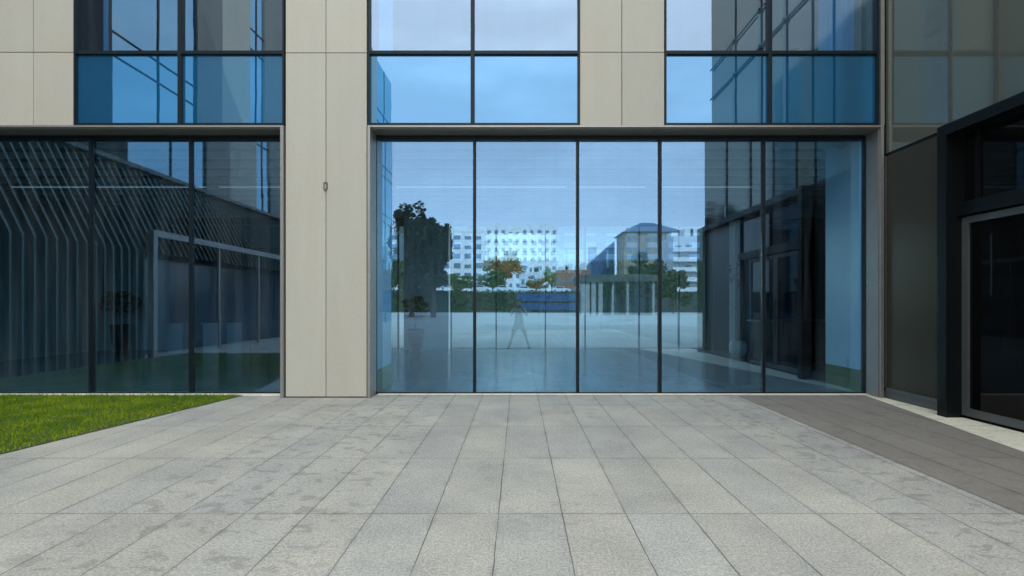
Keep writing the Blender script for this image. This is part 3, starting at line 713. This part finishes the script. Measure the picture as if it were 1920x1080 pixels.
# far buildings
def block(name, px0, px1, ptop, z, depth, m, lab, floors, cols, ww=.5, wh=.5, wm='pale_win', balcony=False, base=0, cat='building'):
    x0, x1, h = mx(px0, z), mx(px1, z), mh(ptop, z); y = my(z)
    b = empty(name, ((x0+x1)/2, y, 0), lab, cat)
    MB().box(x0, x1, y-depth, y, 0, h).box(x0+.3, x1-.3, y-depth+.3, y-.3, h, h+.5).build('wall', m, b)
    fh = (h-base-1)/floors; cw = (x1-x0)/cols; src = None; rv_ = random.Random(floors*31+cols)
    for k in range(4):
        q = x0+(x1-x0)*(.12+.23*k)+rv_.uniform(-.8, .8); MB().box(q, q+rv_.uniform(1.5, 4), y-depth*.6, y-depth*.3, h+.5, h+rv_.uniform(1.2, 3.2)).build('roof_unit', M['grey_paint'], b)
    for i in range(floors):
        for j in range(cols):
            cx = x0+cw*(j+.5); z0 = base+fh*i+fh*(1-wh)*.6
            if src is None:
                o = src = MB().box(-cw*ww/2, cw*ww/2, 0, .05, 0, fh*wh).build('window', M[wm], b); o.matrix_parent_inverse = Matrix.Identity(4)
                fb_ = MB().box(-cw*ww/2-.08, cw*ww/2+.08, 0, .12, -.1, 0).build('sill', M['conc'], o); fb_.matrix_parent_inverse = Matrix.Identity(4)
                fbs = fb_
            else:
                o = src.copy(); C.objects.link(o); d = fbs.copy(); C.objects.link(d); d.parent = o
            o.location = (cx-b.location.x, .004, z0)
            if rv_.random() < .3: o.scale.z = rv_.choice((.45, .7, .85))
    if balcony:
        for i in range(floors):
            z0 = base+fh*i
            MB().box(x0-.3, x1+.3, y+.01, y+1.3, z0, z0+.18).box(x0-.3, x1+.3, y+1.22, y+1.3, z0+.18, z0+1.0).build('balcony', M['white_paint'], b)
    return b
block('apartment_block', 728, 908, 432, 200, 14, M['white_paint'], 'white apartment block with a window grid, left of the taller white block', 8, 9, .62, .5)
block('apartment_block', 912, 1046, 424, 260, 16, M['white_paint'], 'taller bright white apartment block behind the autumn coloured tree', 9, 10, .45, .4)
bt = block('tan_tower', 1172, 1278, 436, 160, 14, M['tan'], 'tan tower with a blue hipped roof behind the low colonnade', 8, 6, .5, .45)
x0, x1, y, h = mx(1166, 160), mx(1284, 160), my(160), mh(435, 160)
rf_ = MB(); cx = (x0+x1)/2
rf_.add([(x0, y+1, h), (x1, y+1, h), (x1, y-15, h), (x0, y-15, h), (cx-2, y-7, h+4.2), (cx+2, y-7, h+4.2)], [(0, 1, 5, 4), (1, 2, 5), (2, 3, 4, 5), (3, 0, 4), (3, 2, 1, 0)])
rf_.build('roof', M['blue_roof'], bt)
block('balcony_block', 1262, 1340, 446, 110, 12, M['grey_paint'], 'grey block with white balconies at the right of the tan tower', 7, 4, .6, .55, balcony=True)
# courtyard side, seen through the lobby
def rear_block(name, px0, px1, ptop, z, m, lab, floors, cols):
    x0, x1, h = mx(px0, z), mx(px1, z), mh(ptop, z)
    b = empty(name, ((x0+x1)/2, z, 0), lab, 'building'); MB().box(x0, x1, z, z+14, 0, h).build('wall', m, b)
    fh = h/floors; cw = (x1-x0)/cols; src = None
    for i in range(floors):
        for j in range(cols):
            if src is None: o = src = MB().box(-cw*.25, cw*.25, -.06, -.004, 0, fh*.45).build('window', M['pale_win'], b); o.matrix_parent_inverse = Matrix.Identity(4)
            else: o = src.copy(); C.objects.link(o)
            o.location = (x0+cw*(j+.5)-b.location.x, 0, fh*i+fh*.3)
rear_block('apartment_block', 904, 1046, 350, 150, M['white_paint'], 'white apartment block seen through the lobby beyond the rear courtyard', 12, 8)
rear_block('backdrop_block', 640, 902, 360, 140, M['dark_win'], 'dark block left of the white one, added to hold back sky light through the lobby', 10, 9)  # dark backdrop, added to block bright sky behind the lobby
rear_block('backdrop_block', 1048, 1400, 360, 140, M['dark_win'], 'dark block right of the white one, added to hold back sky light through the lobby', 10, 9)  # same added backdrop on the other side
# slanted blue glass building
sb = empty('slanted_glass_building', (mx(1130, 175), my(175), 0), 'blue glass building with a slanted roofline between the white blocks and the tan tower', 'building')
z = 175; MB().prism([(mx(1108, z), 0), (mx(1152, z), 0), (mx(1152, z), mh(452, z)), (mx(1108, z), mh(492, z))], 'y', my(z)-12, my(z)).build('wall', M['steel_blue'], sb)
MB().box(mx(1112, z), mx(1128, z), my(z)-13, my(z)-12.1, 0, mh(455, z)).build('stair_tower', M['grey_paint'], sb)
block('low_house', 1042, 1106, 508, 170, 8, M['tile'], 'small reddish house right of the autumn tree', 3, 5)
block('low_house', 975, 1020, 512, 165, 8, M['grey_paint'], 'small pale house behind the autumn tree', 3, 4)
# colonnade pavilion
cp = empty('colonnade', (mx(1190, 70), my(70), 0), 'low colonnade with pale columns and dark glass at the right of the plaza', 'building')
z = 70; MB().box(mx(1086, z), mx(1236, z), my(z)-8, my(z)+.6, 4.9, 5.9).build('roof', M['metal_dark'], cp)
MB().box(mx(1090, z), mx(1232, z), my(z)-7.6, my(z)-1.4, 0, 4.9).build('wall', M['dark_win'], cp)
for q in (1093, 1101, 1112, 1125, 1150, 1178, 1226):
    MB().box(mx(q, z)-(.3 if q < 1130 else .16), mx(q, z)+(.3 if q < 1130 else .16), my(z)-.4, my(z)+.3, 0, 4.9).build('column', M['conc'], cp)
# second low wing of dark glass on the right
tree('autumn_tree', mx(945, 125), my(125), 4.3, 11.0, 5.0, M['leaf_autumn'], 'orange brown autumn tree on the raised road in front of the white blocks', n=5000, leaf=.3, seed=11, low=.25)
tree('green_tree', mx(925, 118), my(118), 4.3, 6.2, 3.4, M['leaf'], 'round green tree beside the orange autumn tree', n=4000, leaf=.28, seed=21, low=.2)
tree('green_tree', mx(862, 112), my(112), 3.6, 5.4, 3.6, M['leaf'], 'low green tree left of the autumn tree, above the hedge', n=2200, leaf=.28, seed=22, low=.15)
tree('green_tree', mx(738, 115), my(115), 3.6, 6.5, 3.2, M['leaf'], 'green tree farthest left above the hedge, by the tower end', n=2200, leaf=.28, seed=23, low=.15)
tree('yellow_tree', mx(1034, 128), my(128), 4.3, 7.2, 1.9, M['leaf_yellow'], 'small yellow green tree between the two low houses', n=1500, leaf=.26, seed=24, low=.25)
tree('street_tree', mx(1005, 135), my(135), 4.3, 5.6, 3.4, M['leaf_autumn'], 'low rust coloured tree right of the taller autumn tree', n=3000, leaf=.28, seed=25, low=.2)
tree('dark_tree', mx(1212, 85), my(85), 0, 11.2, 3.2, M['leaf_dark'], 'dark bushy tree in front of the tan tower', n=3000, leaf=.28, seed=26, low=.2)
tree('dark_tree', mx(1262, 80), my(80), 0, 8.0, 3.0, M['leaf_dark'], 'dark tree beside the balcony block at the right end of the colonnade', n=2400, leaf=.28, seed=27, low=.15)

# ================================================================== the photographer (seen in the glass)
M['skin'] = simple('skin', (.45, .28, .20), .55, var=.05)
M['shirt'] = simple('pale_shirt', (.62, .64, .66), .85, var=.06)
M['shorts'] = simple('grey_shorts', (.30, .31, .32), .85, var=.08)
M['hair'] = simple('dark_hair', (.02, .015, .012), .7)
PY = -.34
ph = empty('person', (0, PY, .0), 'person in a pale shirt and grey shorts standing legs apart, camera raised to the face', 'person')
def skinned(name, verts, edges, radii, root, m, sub=2, parent=None):
    me = bpy.data.meshes.new(name); me.from_pydata([(a, b_+PY, c_) for a, b_, c_ in verts], edges, []); me.materials.append(m)
    o = bpy.data.objects.new(name, me); C.objects.link(o)
    sk_ = o.modifiers.new('skin', 'SKIN'); sk_.use_smooth_shade = True
    for i, r in enumerate(radii):
        sv = me.skin_vertices[0].data[i]; sv.radius = (r, r) if isinstance(r, (int, float)) else r
        sv.use_root = (i == root)
    if sub: ss = o.modifiers.new('sub', 'SUBSURF'); ss.levels = sub; ss.render_levels = sub
    if parent: o.parent = parent; o.matrix_parent_inverse = Matrix.Translation(parent.location).inverted()
    return o
Vt = [(0,0,.88),(0,.0,1.02),(0,-.01,1.20),(0,0,1.34),(0,.01,1.42),(0,.02,1.49),(0,.03,1.58),(0,.02,1.65)]
Rd = [(.14,.11),(.125,.095),(.15,.11),(.13,.09),(.05,.055),(.058,.07),(.078,.092),(.06,.07)]
Ed = [(i, i+1) for i in range(7)]
def chain(pts, rs, start):
    i = start
    for p, r in zip(pts, rs):
        Vt.append(p); Rd.append(r); Ed.append((i, len(Vt)-1)); i = len(Vt)-1
    return i
for s in (-1, 1):
    chain([(s*.11, 0, .82), (s*.22, .02, .48), (s*.33, -.02, .10), (s*.34, .0, .045), (s*.37, .13, .03)], [.082, .056, .036, .038, .026], 0)
    e = chain([(s*.19, 0, 1.34), (s*.27, .08, 1.14), (s*.14, .16, 1.36), (s*.10, .18, 1.42)], [.052, .042, .028, (.026, .038)], 3)
    for k in range(4):
        fx_, fz_ = s*(.085-.0), 1.425+.022*k-.02
        chain([(s*.072, .205, fz_+.0), (s*.050, .222+.002*k, fz_+.006), (s*.034, .215, fz_+.008)], [.0095, .0085, .0075], e)
    chain([(s*.085, .165, 1.375), (s*.060, .17, 1.372)], [.012, .009], e)
body = skinned('body', Vt, Ed, Rd, 0, M['skin'], 2, ph)
# face: nose and ears are their own small volumes grown on the head, hair cap
fc = MB(); fc.add([(0-.012, .115+PY, 1.555), (.012, .115+PY, 1.555), (0, .142+PY, 1.548), (0, .112+PY, 1.60)], [(0, 1, 2), (0, 2, 3), (1, 3, 2), (0, 3, 1)])
fc.box(-.024, .024, .098+PY, .112+PY, 1.513, 1.522)
fc.build('face', M['skin'], ph)
hp = MB()
hp.lathe([(.088, 1.60), (.094, 1.64), (.085, 1.69), (.055, 1.722), (.01, 1.735)], 0, PY-.012, 18); hp.build('hair', M['hair'], ph, True)
sh = skinned('shirt', [(0,0,.90),(0,0,1.04),(0,-.01,1.20),(0,0,1.35),(-.19,0,1.345),(-.255,.06,1.20),(.19,0,1.345),(.255,.06,1.20)],
             [(0,1),(1,2),(2,3),(3,4),(4,5),(3,6),(6,7)], [(.165,.13),(.15,.115),(.17,.125),(.14,.10),.068,.064,.068,.064], 0, M['shirt'], 2, ph)
st_ = skinned('shorts', [(0,0,.94),(0,0,.86),(-.12,0,.80),(-.215,.02,.52),(.12,0,.80),(.215,.02,.52)], [(0,1),(1,2),(2,3),(1,4),(4,5)],
              [(.155,.125),(.16,.13),.105,.078,.105,.078], 0, M['shorts'], 2, ph)
for s in (-1, 1):
    MB().prism([(-.05, .005), (.17, .005), (.17, .04), (.06, .09), (-.05, .09)], 'x', s*.35-.045, s*.35+.045).build('shoe', M['pot_dark'], ph).location.y = PY
dc = empty('handheld_camera', (0, PY+.2, 1.42), 'small black camera held up by the person in the pale shirt', 'camera')
MB().box(-.065, .065, -.16, -.11, 1.40, 1.49).box(-.022, .022, -.165, -.112, 1.491, 1.515).build('camera_body', M['black'], dc)
ln = MB().tube((0, -.109, 1.445), (0, -.05, 1.445), .034, .036, 20); ln.build('lens', M['black'], dc)
